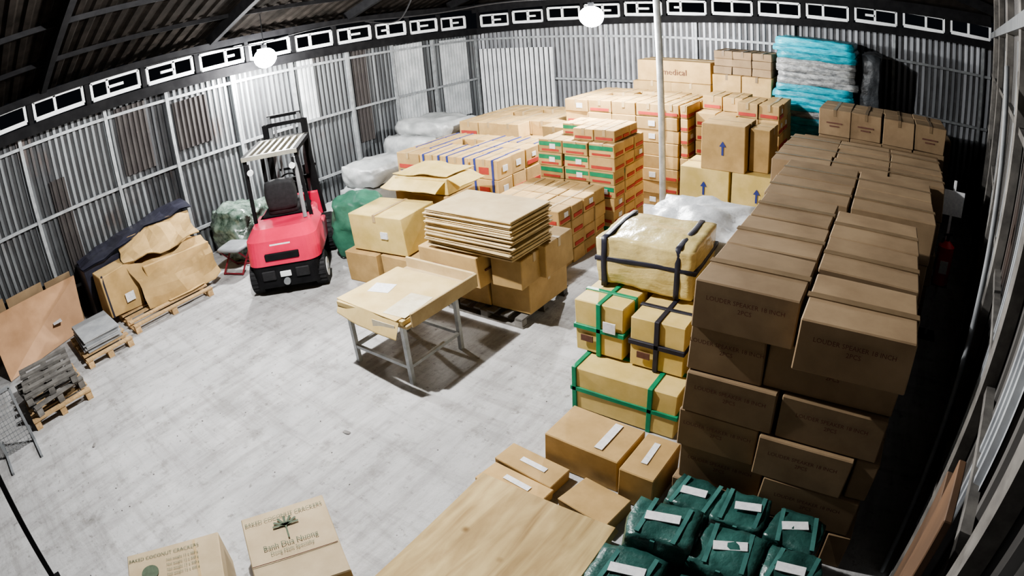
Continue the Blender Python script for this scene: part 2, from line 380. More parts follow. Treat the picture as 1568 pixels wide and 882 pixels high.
# interior post
mb=MB();mb.cyl((-3.55,8.9,0),(-3.62,8.9,rz_(-3.6)-.1),.055,0,16);mb.box((-3.55,8.9,.01),(.22,.22,.02),0);mb.obj("steel_post",[M_steel])
# electric cables
c=D.curves.new("electric_cable",'CURVE');c.dimensions='3D';c.bevel_depth=.012;c.materials.append(M_rub)
for P in([(-9.2,5.57,3.5),(-8.0,6.0,3.62),(-7.0,7.5,3.5),(-5.8,8.2,3.66),(-4.7,8.8,3.6)],[(-7.6,6.6,3.56),(-7.3,6.9,3.42),(-7.2,7.2,3.6),(-7.0,7.4,4.3)],[(-9.7,3.5,3.6),(-9.5,4.4,3.62),(-9.2,5.57,3.5)]):
    s=c.splines.new('NURBS');s.points.add(len(P)-1);s.use_endpoint_u=True;s.order_u=3
    for i,p in enumerate(P): s.points[i].co=(*p,1)
o=D.objects.new("electric_cable",c);SC.collection.objects.link(o)
# bright sheet gate on far wall
mb=MB()
n=16
vs=[]
for i in range(n):
    for a,h in((0,0),(.34,0),(.42,1),(.8,1),(.92,0)):
        x=-9.85+(i+a)*.14
        vs+=[(x,YF-.15-h*.05,0.0),(x,YF-.15-h*.05,2.55)]
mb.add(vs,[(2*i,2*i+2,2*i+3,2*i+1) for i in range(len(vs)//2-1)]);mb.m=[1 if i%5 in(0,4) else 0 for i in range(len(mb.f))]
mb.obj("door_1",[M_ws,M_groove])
# right wall details
mb=MB()
for y in(1.2,2.6,4.2,6.0,8.0,10.2):
    mb.box((wr(y)-.08,y,2.1),(.07,.08,4.2),0)
for z in(.9,1.9,2.9):
    mb.bar((wr(-1)-.06,-1,z),(wr(12)-.06,12,z),.05,0)
mb.bar((wr(-1)-.08,-1,3.62),(wr(12)-.08,12,3.62),.10,1,.10)
mb.bar((wr(-1)-.06,-1,.05),(wr(12)-.06,12,.05),.05,2,.08)
mb.obj("wall_frame_right",[M_gwood,M_grey,M_steel])
mb=MB() # translucent-grey sheets fixed over the right wall
for y0,y1,z0,z1 in((4.45,4.95,.1,3.5),(3.0,3.3,.4,3.3),(6.3,7.0,.2,3.4),(1.8,2.1,1.0,3.4)):
    n=int((y1-y0)/.1);vs=[]
    for i in range(n):
        for a,h in((0,0),(.3,0),(.42,1),(.8,1),(.92,0)):
            y=y0+(i+a)*.1;vs+=[(wr(y)-.045-h*.03,y,z0+rnd(0,.05)),(wr(y)-.045-h*.03,y,z1)]
    mb.add(vs,[(2*i,2*i+2,2*i+3,2*i+1) for i in range(len(vs)//2-1)])
mb.obj("trim_3",[mat("sheet_pale_right",(.40,.42,.44),(.24,.25,.27),3,.5,metal=.1)])
mb=MB()
mb.cyl((.74,3.0,0.02),(.87,4.2,3.3),.02,0,10)
mb.obj("conduit_pipe",[M_grey])
mb=MB();mb.box((wr(1.25)-.17,1.45,1.1),(.03,.30,2.2),0,-.15,.004);mb.box((wr(1.7)-.17,1.78,.95),(.03,.26,1.9),0,-.15,.004);mb.obj("wood_board",[mat("brown_board",(.14,.08,.045),(.08,.048,.03),3,.7,stretch=(1,1,.3))])

# ---------------------------------------------------------------- lamps
def lamp(name,x,y,z,power):
    e=empty(name,(x,y,z));mb=MB()
    top=rz_(x)-z-.05
    mb.cyl((0,0,.12),(0,0,top),.008,1,6);mb.cyl((0,0,.09),(0,0,.22),.05,1,14)
    mb.obj("cord_and_socket",[M_lamp,M_beam],e)
    mb=MB();mb.lump((0,0,-.02),(.36,.36,.32),0,rnd_=1,amp=0,n=6,flat=False);mb.obj("bulb",[M_lamp],e)
    l=D.lights.new("bulb_light",'POINT');l.energy=power;l.shadow_soft_size=.05;l.color=(1,.985,.96)
    o=D.objects.new("bulb_light",l);SC.collection.objects.link(o);o.parent=e;o.location=(0,0,-.28)
lamp("hanging_lamp",-9.15,5.57,3.26,620)
lamp("hanging_lamp.001",-4.7,8.8,3.32,900)
lamp("hanging_lamp.002",-4.6,2.8,4.45,1350)

# ---------------------------------------------------------------- pallets
def pallet(name,c,dx,dy,rz=0,mt=None,n=1,along='x'):
    e=empty(name,c,rz);mb=MB();z=0
    for k in range(n):
        for yy in(-dy/2+.05,0,dy/2-.05):
            mb.box((0,yy,z+.011),(dx,.09,.022),0)
            for xx in(-dx/2+.06,0,dx/2-.06): mb.box((xx,yy,z+.062),(.1,.09,.08),0)
        m=max(4,int(dx/.16))
        for i in range(m): mb.box((-dx/2+.05+i*(dx-.1)/(m-1),0,z+.113),(.1,dy,.022),0)
        z+=.126
    mb.obj("boards",[mt or M_wood],e);return e
pallet("wooden_pallet",(-7.6,.25,0),1.05,.92,0,M_wood,1)
e=pallet("wooden_pallet.001",(-7.65,.22,.128),1.0,.8,.15,M_gwood,1)
e=pallet("wooden_pallet.004",(-7.68,.26,.256),.95,.8,-.08,M_gwood,1)
pallet("wooden_pallet.002",(-8.43,1.3,0),1.1,.78,0,M_wood,1)
mb=MB()
for i in range(7): mb.box((-8.5+rnd(-.02,.02),1.28+rnd(-.02,.02),.142+i*.026),(.82,.6,.022),0,rnd(-.06,.06))
mb.obj("tile_stack",[mat("tile_grey",(.30,.31,.32),(.22,.23,.24),5,.5,island=.2)])
pallet("wooden_pallet.003",(-8.62,2.55,0),.92,1.42,0,M_wood,1)
# leaning plywood
mb=MB();
vs=[(-8.95,-.3,.01),(-9.45,1.3,.01),(-9.80,1.45,.75),(-9.80,-.3,.75)]
vs2=[(x-.02,y,z+.015) for x,y,z in vs]
mb.add(vs+vs2,[(0,1,2,3),(7,6,5,4),(0,4,5,1),(1,5,6,2),(2,6,7,3),(3,7,4,0)]);mb.box((-9.42,.85,.33),(.22,.16,.005),1,T=None)
mb.obj("leaning_plywood",[M_redply,M_white])
mb=MB()
for y,w_,h in((-.3,.8,.95),(.5,.7,.9),(1.15,.5,.85)): mb.box((-9.87,y,h/2),(.03,w_,h),0,ch=.004)
mb.obj("cardboard_panel",[M_dark])
# metal cage corner at left
mb=MB()
for y in(-.75,-.3):
    mb.bar((-6.9,y,0),(-6.9,y,.75),.035,0);mb.bar((-6.45,y,.015),(-7.3,y,.015),.03,0)
mb.bar((-6.9,-.75,.75),(-6.9,-.3,.75),.035,0)
for i in range(9): mb.bar((-6.9,-.72+i*.05,.02),(-6.9,-.72+i*.05,.75),.006,0)
for i in range(12): mb.bar((-6.9,-.75,.06+i*.06),(-6.9,-.3,.06+i*.06),.006,0)
mb.obj("metal_mesh_rack",[M_grey])
mb=MB();mb.bar((-4.45,-.78,0),(-4.75,-.62,1.6),.05,0);mb.box((-4.45,-.78,.01),(.15,.15,.02),0);mb.obj("leaning_pole",[M_beam])

# big crushed carton at left
e=empty("crushed_cardboard_box",(0,0,0));mb=MB()
mb.box((-9.02,1.98,.49),(.46,.62,.70),CARD,.05,.01,.04)
mb.box((-8.77,2.08,.36),(.01,.16,.14),WHITE,.05)
mb.box((-8.785,1.72,.5),(.02,.03,.68),BLACK,.05)
mb.box((-9.05,3.0,.42),(.8,1.1,.56),CARD,.03,.01,.06)
drape(mb,[(-8.50,2.30,.16),(-8.42,2.9,.15),(-8.45,3.60,.17)],[(-8.85,2.20,.84),(-8.72,2.9,.72),(-8.80,3.55,.78)],.012,CARD,amp=.09,seed=2)
drape(mb,[(-8.80,2.15,.86),(-8.72,2.8,.78),(-8.75,3.5,.84)],[(-9.45,2.25,1.02),(-9.35,2.9,1.14),(-9.35,3.6,1.06)],.012,CARD,amp=.08,seed=5)
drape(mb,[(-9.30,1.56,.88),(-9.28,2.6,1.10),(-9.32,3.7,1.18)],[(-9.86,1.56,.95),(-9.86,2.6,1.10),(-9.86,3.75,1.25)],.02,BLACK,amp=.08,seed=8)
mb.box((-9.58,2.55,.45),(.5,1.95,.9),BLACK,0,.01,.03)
drape(mb,[(-8.4,2.6,.145),(-8.35,3.0,.15),(-8.4,3.25,.15)],[(-8.9,2.5,.15),(-8.9,3.0,.16),(-8.9,3.25,.16)],.01,CARD,amp=.01)
mb.obj("carton_parts",CM,e)
# green bundle and stool
mb=MB();mb.lump((-9.3,4.65,.42),(1.0,1.0,.85),0,.1,14,.45,.12,3);mb.obj("plastic_wrapped_bundle",[mat("clear_green_plastic",(.22,.29,.24),(.025,.05,.035),7,.25,bump=1,bscale=9,spec=.7)])
e=empty("stool",(-8.60,4.02,0),.4);mb=MB()
mb.lump((0,0,.42),(.52,.46,.07),0,0,6,.5,.01)
for sx in(-.2,.2):
    mb.bar((sx,-.18,.40),(sx,.2,.01),.022,1);mb.bar((sx,.18,.40),(sx,-.2,.01),.022,1)
mb.bar((-.2,-.2,.03),(.2,-.2,.03),.02,1);mb.bar((-.2,.2,.03),(.2,.2,.03),.02,1)
mb.obj("frame_and_seat",[M_grey,mat("stool_red",(.25,.03,.04),(.15,.02,.03),5,.5)],e)

# ---------------------------------------------------------------- forklift
g=Vector((-.726,.688));ang=math.atan2(g.y,g.x)-math.pi/2
e=empty("forklift",(-6.90,3.90,0),ang)
mb=MB() # 0 pink 1 black 2 rubber 3 grey 4 beige 5 white
FM=[M_pink,M_beam,M_rub,M_grey,M_beige,M_wpaint]
def rounded(mb,x,y0,y1,z0,z1,r,mi,tx=1.0,ty=0.0,n=6):
    def ring(z,sx,off):
        L=[]
        for i in range(n+1):
            a=math.pi*1.5-(math.pi/2)*i/n
            L.append((-(x*sx-r)+r*math.cos(a),y0+off+r+r*math.sin(a),z))
        right=[(-p[0],p[1],p[2]) for p in L][::-1]
        return [(x*sx,y1,z)]+right+L+[(-x*sx,y1,z)]
    A=ring(z0,1,0);B=ring(z1,tx,ty);N=len(A)
    mb.add(A+B,[(i,i+1,N+i+1,N+i) for i in range(N-1)]+[(N-1,0,N,2*N-1)]+[tuple(range(N))]+[tuple(range(2*N-1,N-1,-1))],mi)
rounded(mb,.50,.02,.75,.14,.50,.14,1)
rounded(mb,.54,.0,.80,.48,.82,.2,0,.97,.05)
rounded(mb,.52,.05,.95,.82,.94,.2,0,.85,.2)
mb.box((0,.02,.60),(.5,.06,.10),1,ch=.01)
mb.box((0,.05,.76),(.3,.02,.025),5)
mb.box((0,.015,.33),(.16,.03,.08),5,ch=.005)
mb.box((-.25,.012,.33),(.2,.03,.14),2,ch=.01);mb.box((.25,.012,.33),(.2,.03,.14),2,ch=.01)
mb.cyl((0,-.02,.22),(0,.05,.22),.05,3)
mb.box((0,1.0,.74),(.86,.6,.40),0,ch=.04);mb.box((0,1.0,.96),(.7,.5,.05),1,ch=.015)
mb.box((0,1.3,.38),(.9,1.2,.3),1,ch=.02);mb.box((0,1.55,.5),(.95,.5,.03),3)
mb.box((-.46,1.0,.5),(.08,.9,.3),0,ch=.02);mb.box((.46,1.0,.5),(.08,.9,.3),0,ch=.02)
mb.box((0,1.78,.70),(.85,.08,.55),0,ch=.02)
mb.obj("body",FM,e)
mb=MB()
mb.lump((0,.98,1.04),(.5,.5,.14),2,0,8,.35,.004);mb.lump((0,.76,1.27),(.48,.13,.46),2,0,8,.4,.004)
mb.cyl((0,1.72,.95),(0,1.5,1.22),.02,1)
for i in range(16):
    a=2*math.pi*i/16;b=2*math.pi*(i+1)/16
    c0=Vector((0,1.5,1.24));u=Vector((1,0,0));v=Vector((0,.62,.78))
    mb.cyl(c0+(u*math.cos(a)+v*math.sin(a))*.17,c0+(u*math.cos(b)+v*math.sin(b))*.17,.014,1,6)
mb.cyl((-.17,1.5,1.24),(.17,1.5,1.24),.012,1,6)
mb.obj("seat_and_steering",FM,e)
mb=MB();gz=1.93
for sx in(-1,1):
    mb.bar((sx*.43,.62,.85),(sx*.38,.50,gz-.02),.05,1);mb.bar((sx*.45,1.78,.6),(sx*.38,1.60,gz-.02),.055,1)
    mb.bar((sx*.39,.45,gz),(sx*.39,1.65,gz),.06,1)
mb.bar((-.41,.46,gz),(.41,.46,gz),.06,4);mb.bar((-.41,1.64,gz),(.41,1.64,gz),.06,4)
for i in range(7): mb.bar((-.33+i*.11,.46,gz+.01),(-.33+i*.11,1.64,gz+.01),.045,4)
mb.cyl((.35,.5,.95),(.35,.52,gz-.1),.03,3)
for sx in(-1,1): mb.bar((sx*.33,.45,gz-.08),(sx*.33,.45,gz-.24),.03,1);mb.cyl((sx*.31,.46,gz-.2),(sx*.31,.42,gz-.2),.045,5,12)
mb.obj("overhead_guard",FM,e)
mb=MB()
for sx in(-1,1):
    mb.box((sx*.33,1.95,1.13),(.08,.14,2.06),1);mb.box((sx*.25,1.97,1.28),(.05,.10,2.0),3)
    mb.cyl((sx*.16,1.93,.3),(sx*.16,1.93,2.1),.022,3,10)
    mb.box((sx*.24,2.45,.07),(.11,.95,.04),1);mb.box((sx*.24,2.06,.4),(.11,.05,.7),1)
for z in(.35,1.2,1.9,2.14): mb.box((0,1.93,z),(.7,.06,.06),1)
mb.box((0,1.97,2.27),(.56,.06,.05),1);mb.box((0,2.06,.35),(.8,.04,.08),1);mb.box((0,2.06,.7),(.8,.04,.08),1)
for x in(-.36,-.18,0,.18,.36): mb.box((x,2.08,1.0),(.03,.03,.7),1)
mb.box((0,2.08,1.35),(.78,.03,.04),1)
mb.obj("mast_and_forks",FM,e)
mb=MB()
def wheel(x,y,r,w):
    mb.cyl((x-w/2,y,r),(x+w/2,y,r),r,2,28);mb.cyl((x-w/2-.008,y,r),(x+w/2+.008,y,r),r*.58,5,20);mb.cyl((x-w/2-.02,y,r),(x+w/2+.02,y,r),r*.2,3,12)
    for i in range(24):
        a=2*math.pi*i/24;mb.box((x,y+r*math.cos(a),r+r*math.sin(a)*.985),(w*.9,.02,.02),2)
wheel(-.48,.30,.23,.17);wheel(.48,.30,.23,.17);wheel(-.47,1.65,.3,.2);wheel(.47,1.65,.3,.2)
mb.obj("wheels",FM,e)

# ---------------------------------------------------------------- work table
e=empty("work_table",(0,0,0));mb=MB()
lx0,lx1,ly0,ly1=-4.68,-3.86,3.28,4.05
for x in(lx0,lx1):
    for y in(ly0,ly1): mb.bar((x,y,0),(x,y,.70),.045,0)
for z in(.2,.67):
    mb.bar((lx0,ly0,z),(lx1,ly0,z),.035,0);mb.bar((lx0,ly1,z),(lx1,ly1,z),.035,0)
    mb.bar((lx0,ly0,z),(lx0,ly1,z),.035,0);mb.bar((lx1,ly0,z),(lx1,ly1,z),.035,0)
mb.obj("legs",[M_steel],e)
mb=MB()
mb.box((-4.22,3.72,.715),(1.0,1.02,.04),0,0,.006)
mb.box((-4.22,4.24,.77),(1.0,.03,.16),0,0,.006)
mb.box((-3.71,3.76,.77),(.03,.98,.15),0,0,.006)
mb.box((-4.24,3.64,.76),(.95,.92,.05),1,.03,.004);mb.box((-4.25,3.62,.79),(.93,.88,.014),1,-.04,.003)
drape(mb,[(-4.72,3.22,.79),(-4.3,3.18,.80),(-3.75,3.14,.79)],[(-4.70,3.14,.67),(-4.3,3.11,.63),(-3.77,3.09,.63)],.008,1,amp=.02)
mb.box((-4.45,3.6,.799),(.25,.2,.003),2,.3)
mb.box((-3.92,3.45,.799),(.28,.45,.003),3,.1);mb.box((-3.95,3.125,.70),(.3,.005,.12),3,.05)
mb.obj("top_and_cardboard",[M_flat,mat("table_cardboard",(.60,.46,.22),(.50,.37,.16),4,.75),M_white,mat("clear_film",(.72,.66,.5),(.58,.5,.35),9,.2,spec=.8)],e)

# ---------------------------------------------------------------- middle pallet with flat cardboard
pallet("wooden_pallet.005",(-4.05,5.2,0),1.1,1.0,0,M_gwood,1)
mb=MB()
carton(mb,-4.0,-3.45,4.8,5.6,.13,.53,CARD,j=.02);carton(mb,-4.75,-4.03,4.8,5.6,.13,.53,CARD,j=.02)
carton(mb,-4.75,-3.85,4.46,4.95,.53,.90,CARD,rz=-.03,style='ink',j=.015);carton(mb,-3.82,-3.42,4.62,5.15,.53,.88,CARD,rz=.05)
carton(mb,-4.75,-3.35,5.0,5.6,.53,.92,CARD)
mb.obj("cardboard_box_stack",CM)
mb=MB()
for i in range(19):
    mb.box((-3.98+rnd(-.02,.02),4.84+rnd(-.02,.02),.942+i*.0235),(1.2+rnd(-.04,.02),.76+rnd(-.03,.03),.016),0,rnd(-.02,.02),.003,.006)
mb.obj("flat_cardboard_stack",[M_flat])
mb=MB();carton(mb,-6.5,-5.9,4.7,5.4,0,.45,CARD,rz=.1);carton(mb,-5.85,-5.15,4.8,5.5,0,.45,CARD)
mb.obj("cardboard_box_stack.001",CM)
mb=MB();carton(mb,-6.38,-5.42,4.8,5.5,.46,1.00,YEL,rz=.1,j=.02,along='y',style='label');mb.obj("cardboard_box",CM)
mb=MB()
mb.box((-5.8,5.95,.52),(1.0,.6,1.04),CARD,0,.01,.01)
mb.box((-5.8,5.95,1.16),(.95,.62,.22),YEL,.08,.01,.02)
drape(mb,[(-6.3,5.65,1.28),(-5.8,5.67,1.27),(-5.35,5.70,1.28)],[(-6.35,5.40,1.16),(-5.85,5.42,1.14),(-5.3,5.45,1.15)],.008,YEL,amp=.03,seed=3)
drape(mb,[(-6.3,5.65,1.30),(-5.8,5.67,1.34),(-5.35,5.72,1.30)],[(-6.2,6.2,1.33),(-5.8,6.2,1.36),(-5.3,6.25,1.34)],.008,YEL,amp=.05,seed=6)
drape(mb,[(-5.33,5.70,1.29),(-5.3,6.0,1.29),(-5.3,6.2,1.29)],[(-5.05,5.65,1.22),(-5.0,6.0,1.24),(-5.05,6.2,1.22)],.008,YEL,amp=.02,seed=4)
mb.obj("open_cardboard_box",CM)
mb=MB();mb.lump((-7.02,5.5,.48),(.8,.7,.98),0,.5,14,.55,.09,3);mb.obj("green_sack",[M_gsack2])
# bales
for i,(c,d,r) in enumerate([((-8.7,7.35,.25),(1.0,1.4,.5),.1),((-8.65,7.4,.7),(.95,1.3,.42),.05),((-8.9,9.1,.3),(1.6,1.6,.6),0),((-8.8,9.0,.85),(1.5,1.5,.5),.1),((-8.6,9.1,1.22),(1.5,1.2,.3),-.1)]):
    mb=MB();mb.lump(c,d,0,r,12,.4,.06,3);mb.obj("wrapped_bale"+("" if i==0 else ".%03d"%i),[M_bale])

# ---------------------------------------------------------------- product carton piles (centre/back)
mb=MB();pile(mb,-7.5,-5.35,6.85,8.4,0,1.24,.50,.36,.31,CARD,TAPE,('blue','blue','red','blue'),drop=.06);mb.obj("product_carton_stack",CM)
mb=MB();pile(mb,-7.7,-5.3,8.75,10.7,0,1.38,.5,.4,.28,CARD,TAPE,('red','label',None,'red'),drop=.12);mb.obj("product_carton_stack.001",CM)
mb=MB();pile(mb,-5.15,-3.9,6.2,7.5,0,.84,.42,.36,.21,CARD,TAPE,('green','red','label'),drop=.06);mb.obj("product_carton_stack.002",CM)
mb=MB();pile(mb,-5.10,-3.8,7.6,8.7,0,1.44,.43,.32,.205,CARD,TAPE,('green','green','red'),drop=0);pile(mb,-4.9,-3.85,7.75,8.6,1.44,1.62,.4,.3,.19,CARD,TAPE,('red','green'),drop=.2)
mb.obj("product_carton_stack.003",CM)
mb=MB();pile(mb,-5.6,-3.75,9.3,11.0,0,1.80,.45,.35,.23,CARD,TAPE,('red','label',None),drop=.1);pile(mb,-3.42,-3.28,9.35,10.8,0,1.8,.14,.35,.23,CARD,TAPE,('red',));pile(mb,-3.75,-3.45,9.35,10.8,0,1.8,.3,.35,.23,CARD,TAPE,('red',None))
mb.obj("product_carton_stack.004",CM)
mb=MB();pile(mb,-3.2,-1.75,9.5,10.7,0,1.93,.4,.35,.24,CARD,TAPE,('red','label','red',None),drop=.15);mb.obj("product_carton_stack.005",CM)
e=empty("cardboard_box_stack.002");mb=MB();pile(mb,-5.1,-3.42,11.15,12.1,0,1.95,.8,.9,.5,CARD,TAPE,(None,));carton(mb,-5.0,-3.45,11.2,12.0,1.95,2.38,CARD,j=.004)
mb.obj("cartons",CM,e);text("medical",.17,Matrix.Translation((-4.2,11.185,2.15))@Matrix.Rotation(math.pi/2,4,'X'),e,M_ink)
mb=MB();pile(mb,-3.35,-2.2,11.0,12.0,0,2.2,.58,.5,.37,CARD,DTAPE,(None,'ink'));pile(mb,-3.37,-2.22,11.1,12.0,2.2,2.65,.4,.5,.15,DARK,DTAPE,(None,),drop=.2)
mb.obj("cardboard_box_stack.003",CM)
# arrow boxes
e=empty("arrow_box_stack",(0,0,0));mb=MB()
pile(mb,-2.95,-1.40,8.1,8.9,0,.55,.75,.8,.55,CARD,TAPE)
bx=[(-2.97,-2.2,.55,1.13),(-2.17,-1.38,.55,1.13),(-2.64,-1.98,1.13,1.80)]
for a,b,z0,z1 in bx:
    carton(mb,a,b,8.1,8.85,z0,z1,YEL if z0<1 else CARD,TAPE,0,.01)
    cx=(a+b)/2;y=8.1-.014;zc=(z0+z1)/2-.02
    mb.add([(cx-.05,y,zc+.04),(cx+.05,y,zc+.04),(cx,y,zc+.12)],[(0,1,2)],BLUE)
    mb.box((cx,y,zc-.02),(.03,.004,.13),BLUE)
carton(mb,-1.96,-1.66,8.3,8.9,1.13,1.76,CARD)
mb.obj("cartons",CM,e)

# cyan stack
mb=MB();z=0;k=0
while z<2.98:
    gg=(2.18<z<2.6) or (z<2.18 and k%5==3)
    h=rnd(.10,.14);k+=1
    mb.lump((-1.35+rnd(-.04,.04),11.5,z+h/2),(1.55+rnd(-.08,.04),1.3,h*1.1),1 if gg else 0,rnd(-.02,.02),8,.14,.03,5);z+=h
mb.obj("cyan_wrapped_bundle_stack",[M_cyan,M_gplas])
mb=MB();mb.lump((-.33,11.55,1.45),(.35,1.2,2.9),0,0,14,.1,.04,4);mb.obj("dark_tarp_bundle",[mat("dark_tarp",(.05,.055,.06),(.02,.022,.025),5,.4,bump=1,bscale=7)])
mb=MB();pile(mb,-.05,1.3,11.0,12.0,0,1.6,.7,.5,.4,DARK,DTAPE);mb.obj("dark_box_stack",CM)

# ---------------------------------------------------------------- right-hand brown box mass
e=empty("speaker_box_stack",(0,0,0));mb=MB()
fronts=[]
H6=.318
for k in range(6):
    if k%2==1: xs=[-1.0,-.36,.36]
    else: xs=[-1.02,-.45,.22,.40]if k<4 else [-1.0,-.5,.36]
    if k==5: xs=[-.99,-.33,.37]
    for r in range(3):
        y0=3.02+r*.63
        for a,b in zip(xs[:-1],xs[1:]):
            oy=rnd(-.03,.03)-(.14 if (a>-.5 and k==5 and r<3) else 0)-(.05 if a>-.5 else 0)
            carton(mb,a+.006,b-.006,y0+oy,y0+oy+.62,k*H6,(k+1)*H6,DARK,DTAPE,rnd(-.01,.01),.01,None,'x',.06)
            if r==0: fronts.append((a,b,y0+oy,k))
mb.obj("cartons",CM,e)
M_inkr=mat("ink_redbrown",(.13,.045,.035),(.10,.04,.03),30,.8)
for a,b,y,k in fronts:
    if b-a>.4:
        M=Matrix.Translation(((a+b)/2,y-.012,(k+.62)*H6))@Matrix.Rotation(math.pi/2,4,'X')
        text("LOUDER SPEAKER 18 INCH\n2PCS",.04,M,e,M_inkr,sp=1.2)
mb=MB()
pile(mb,-1.03,.55,4.97,6.3,0,1.88,.72,.62,.38,DARK,DTAPE,j=.01,along='x')
mb.obj("brown_box_stack",CM)
mb=MB();pile(mb,-1.25,.76,6.35,7.9,0,1.86,.68,.6,.375,DARK,DTAPE,j=.012,along='x');mb.obj("brown_box_stack.001",CM)
mb=MB();pile(mb,-1.3,.9,7.95,9.3,0,1.6,.7,.6,.4,DARK,DTAPE,j=.012,along='x');mb.obj("brown_box_stack.002",CM)
mb=MB();pile(mb,-1.1,1.0,9.4,10.5,0,2.02,.6,.55,.41,DARK,DTAPE,styles=('ink',None),j=.01,along='y');mb.obj("brown_box_stack.003",CM)

# ---------------------------------------------------------------- taped cartons
def taped(mb,x0,x1,y0,y1,z0,z1,base,t,w=.05,fr=(.5,),side=True):
    carton(mb,x0,x1,y0,y1,z0,z1,base,None,0,.012)
    cx,cy,cz=(x0+x1)/2,(y0+y1)/2,(z0+z1)/2;dx,dy,dz=x1-x0,y1-y0,z1-z0
    for q in fr:
        x=x0+dx*q;mb.box((x,cy,cz),(w,dy+.02,dz+.02),t,ch=.004)
    mb.box((cx,cy,cz),(dx+.02,dy+.02,w),t,ch=.004)
    mb.box((cx,cy,cz),(dx+.022,w,dz+.022),t,ch=.004)
mb=MB();taped(mb,-2.3,-1.28,3.75,4.4,.01,.45,YEL,GREEN,.045,(.03,.75));mb.obj("green_taped_box",CM)
mb=MB();taped(mb,-2.4,-1.92,4.0,4.5,.465,.97,YEL,GREEN,.045);mb.box((-2.05,3.985,.78),(.12,.01,.1),WHITE);mb.box((-2.27,3.985,.62),(.12,.01,.06),INK);mb.obj("green_taped_box.001",CM)
mb=MB();taped(mb,-1.86,-1.36,4.0,4.5,.465,.94,YEL,BLACK,.045);mb.box((-1.72,3.985,.6),(.12,.01,.06),INK);mb.obj("black_taped_box",CM)
mb=MB();pile(mb,-2.35,-1.3,4.58,5.1,0,.95,.5,.5,.48,CARD,TAPE);mb.obj("cardboard_box_stack.004",CM)
e=empty("wrapped_carton",(0,0,0));mb=MB();
mb.lump((-1.92,4.74,1.22),(.93,.76,.46),0,.05,16,.12,.03,3)
for q in(-.38,.30): mb.lump((-1.92+q,4.74+q*.05,1.22),(.05,.78,.48),BLACK,.05,8,.05,.012,3)
mb.lump((-1.92,4.74,1.25),(.95,.78,.045),BLACK,.05,8,.05,.01,3)
mb.obj("carton_and_straps",[M_film]+CM[1:],e)
mb=MB();mb.lump((-1.82,5.80,.66),(1.25,1.05,1.32),0,.1,16,.3,.09,3);mb.obj("white_plastic_bag",[M_bag])

# small cartons at foot of the stack
mb=MB();carton(mb,-2.1,-1.42,2.98,3.42,0,.32,CARD,None,-.05);mb.box((-1.63,3.2,.325),(.07,.33,.006),WHITE,-.05);mb.obj("cardboard_box.001",CM)
mb=MB();carton(mb,-1.39,-1.09,2.90,3.38,0,.33,CARD,None,-.03);mb.box((-1.25,3.16,.335),(.05,.25,.006),WHITE,0);mb.obj("cardboard_box.002",CM)
mb=MB();mb.box((-2.12,2.83,.055),(.58,.24,.11),CARD,-.1,.006,.01);mb.box((-2.12,2.58,.05),(.58,.24,.10),CARD,-.08,.006,.01);mb.box((-2.1,2.83,.113),(.25,.05,.005),WHITE,-.1);mb.box((-2.1,2.6,.103),(.25,.05,.005),WHITE,-.1);mb.obj("flat_parcel",CM)
mb=MB();mb.box((-1.48,2.72,.06),(.45,.32,.12),CARD,-.15,.006,.01);mb.obj("flat_parcel.001",CM)
# plywood on pallet
e=pallet("wooden_pallet.006",(-1.74,1.45,0),1.0,1.95,0,M_gwood,1)
mb=MB();mb.box((-1.74,1.40,.155),(1.15,2.2,.05),0,.02,.003,.01)
mb.obj("plywood_sheet",[M_ply])
# green packages
pk=[(-.80,2.36,.6,.44,.34),(-.75,2.8,.45,.36,.32),(-.40,2.76,.5,.36,.32),(-.36,2.36,.55,.43,.36),(.0,2.72,.5,.36,.32),(.06,2.34,.55,.38,.34),(-.85,1.97,.5,.44,.36),(-.40,1.95,.45,.42,.36),(.02,1.93,.48,.4,.36)]
mb=MB()
for x,y,zt,dx,dy in pk:
    h=zt/2
    for k in range(2):
        mb.lump((x+rnd(-.01,.01),y,k*h+h/2),(dx,dy,h),0,rnd(-.15,.15),9,.22,.025,6)
    r=rnd(-.15,.15)
    mb.box((x+rnd(-.03,.03),y+rnd(-.02,.02),zt+.012),(dx*.5,.07,.006),1,r+.2)
    for q in(-.12,.12): mb.box((x+q,y,zt+.004),(.03,dy*.9,.006),2,r);
    mb.box((x,y-dy*.5,zt*.75),(.03,.012,zt*.45),2)
mb.obj("green_package_pile",[M_gsack,M_white,mat("tape_teal",(.08,.20,.18),(.045,.12,.11),6,.25)])
# cracker boxes
a1=math.radians(63.5)
e=empty("cracker_box",(-2.86,1.02,0),a1);mb=MB()
carton(mb,-.33,.33,-.40,.40,0,.35,CARD,None,0,.008)
mb.box((0,-.12,.352),(.64,.004,.004),INK)
mb.obj("carton",[mat("card_kraft_light",(.46,.37,.24),(.39,.305,.19),4,.8)]+CM[1:],e)
M_inkg=mat("ink_green",(.09,.12,.08),(.07,.09,.06),20,.8)
M=Matrix.Translation((0,.30,.357));text("BAKED COCONUT CRACKERS",.045,M,e,M_inkg)
M=Matrix.Translation((0,.02,.357));text("Banh Dua Nuong",.06,M,e,M_inkg)
M=Matrix.Translation((0,-.045,.357));text("Dong Nam Specialty",.04,M,e,M_inkg)
mb=MB() # palm tree print
mb.box((0,.13,.357),(.012,.14,.001),0)
for i in range(7):
    a=math.pi*(i/6);c=(math.cos(a)*.05,.20+math.sin(a)*.035,.357);mb.box(c,(.1,.018,.001),0,a)
mb.obj("palm_print",[M_inkg],e)
e=empty("cracker_box.001",(-3.30,.20,0),a1);mb=MB()
carton(mb,-.40,.40,-.28,.32,0,.34,CARD,None,0,.012)
mb.box((.2,.05,.343),(.02,.5,.004),TAPE,.05)
mb.obj("carton",[D.materials["card_kraft_light"]]+CM[1:],e)
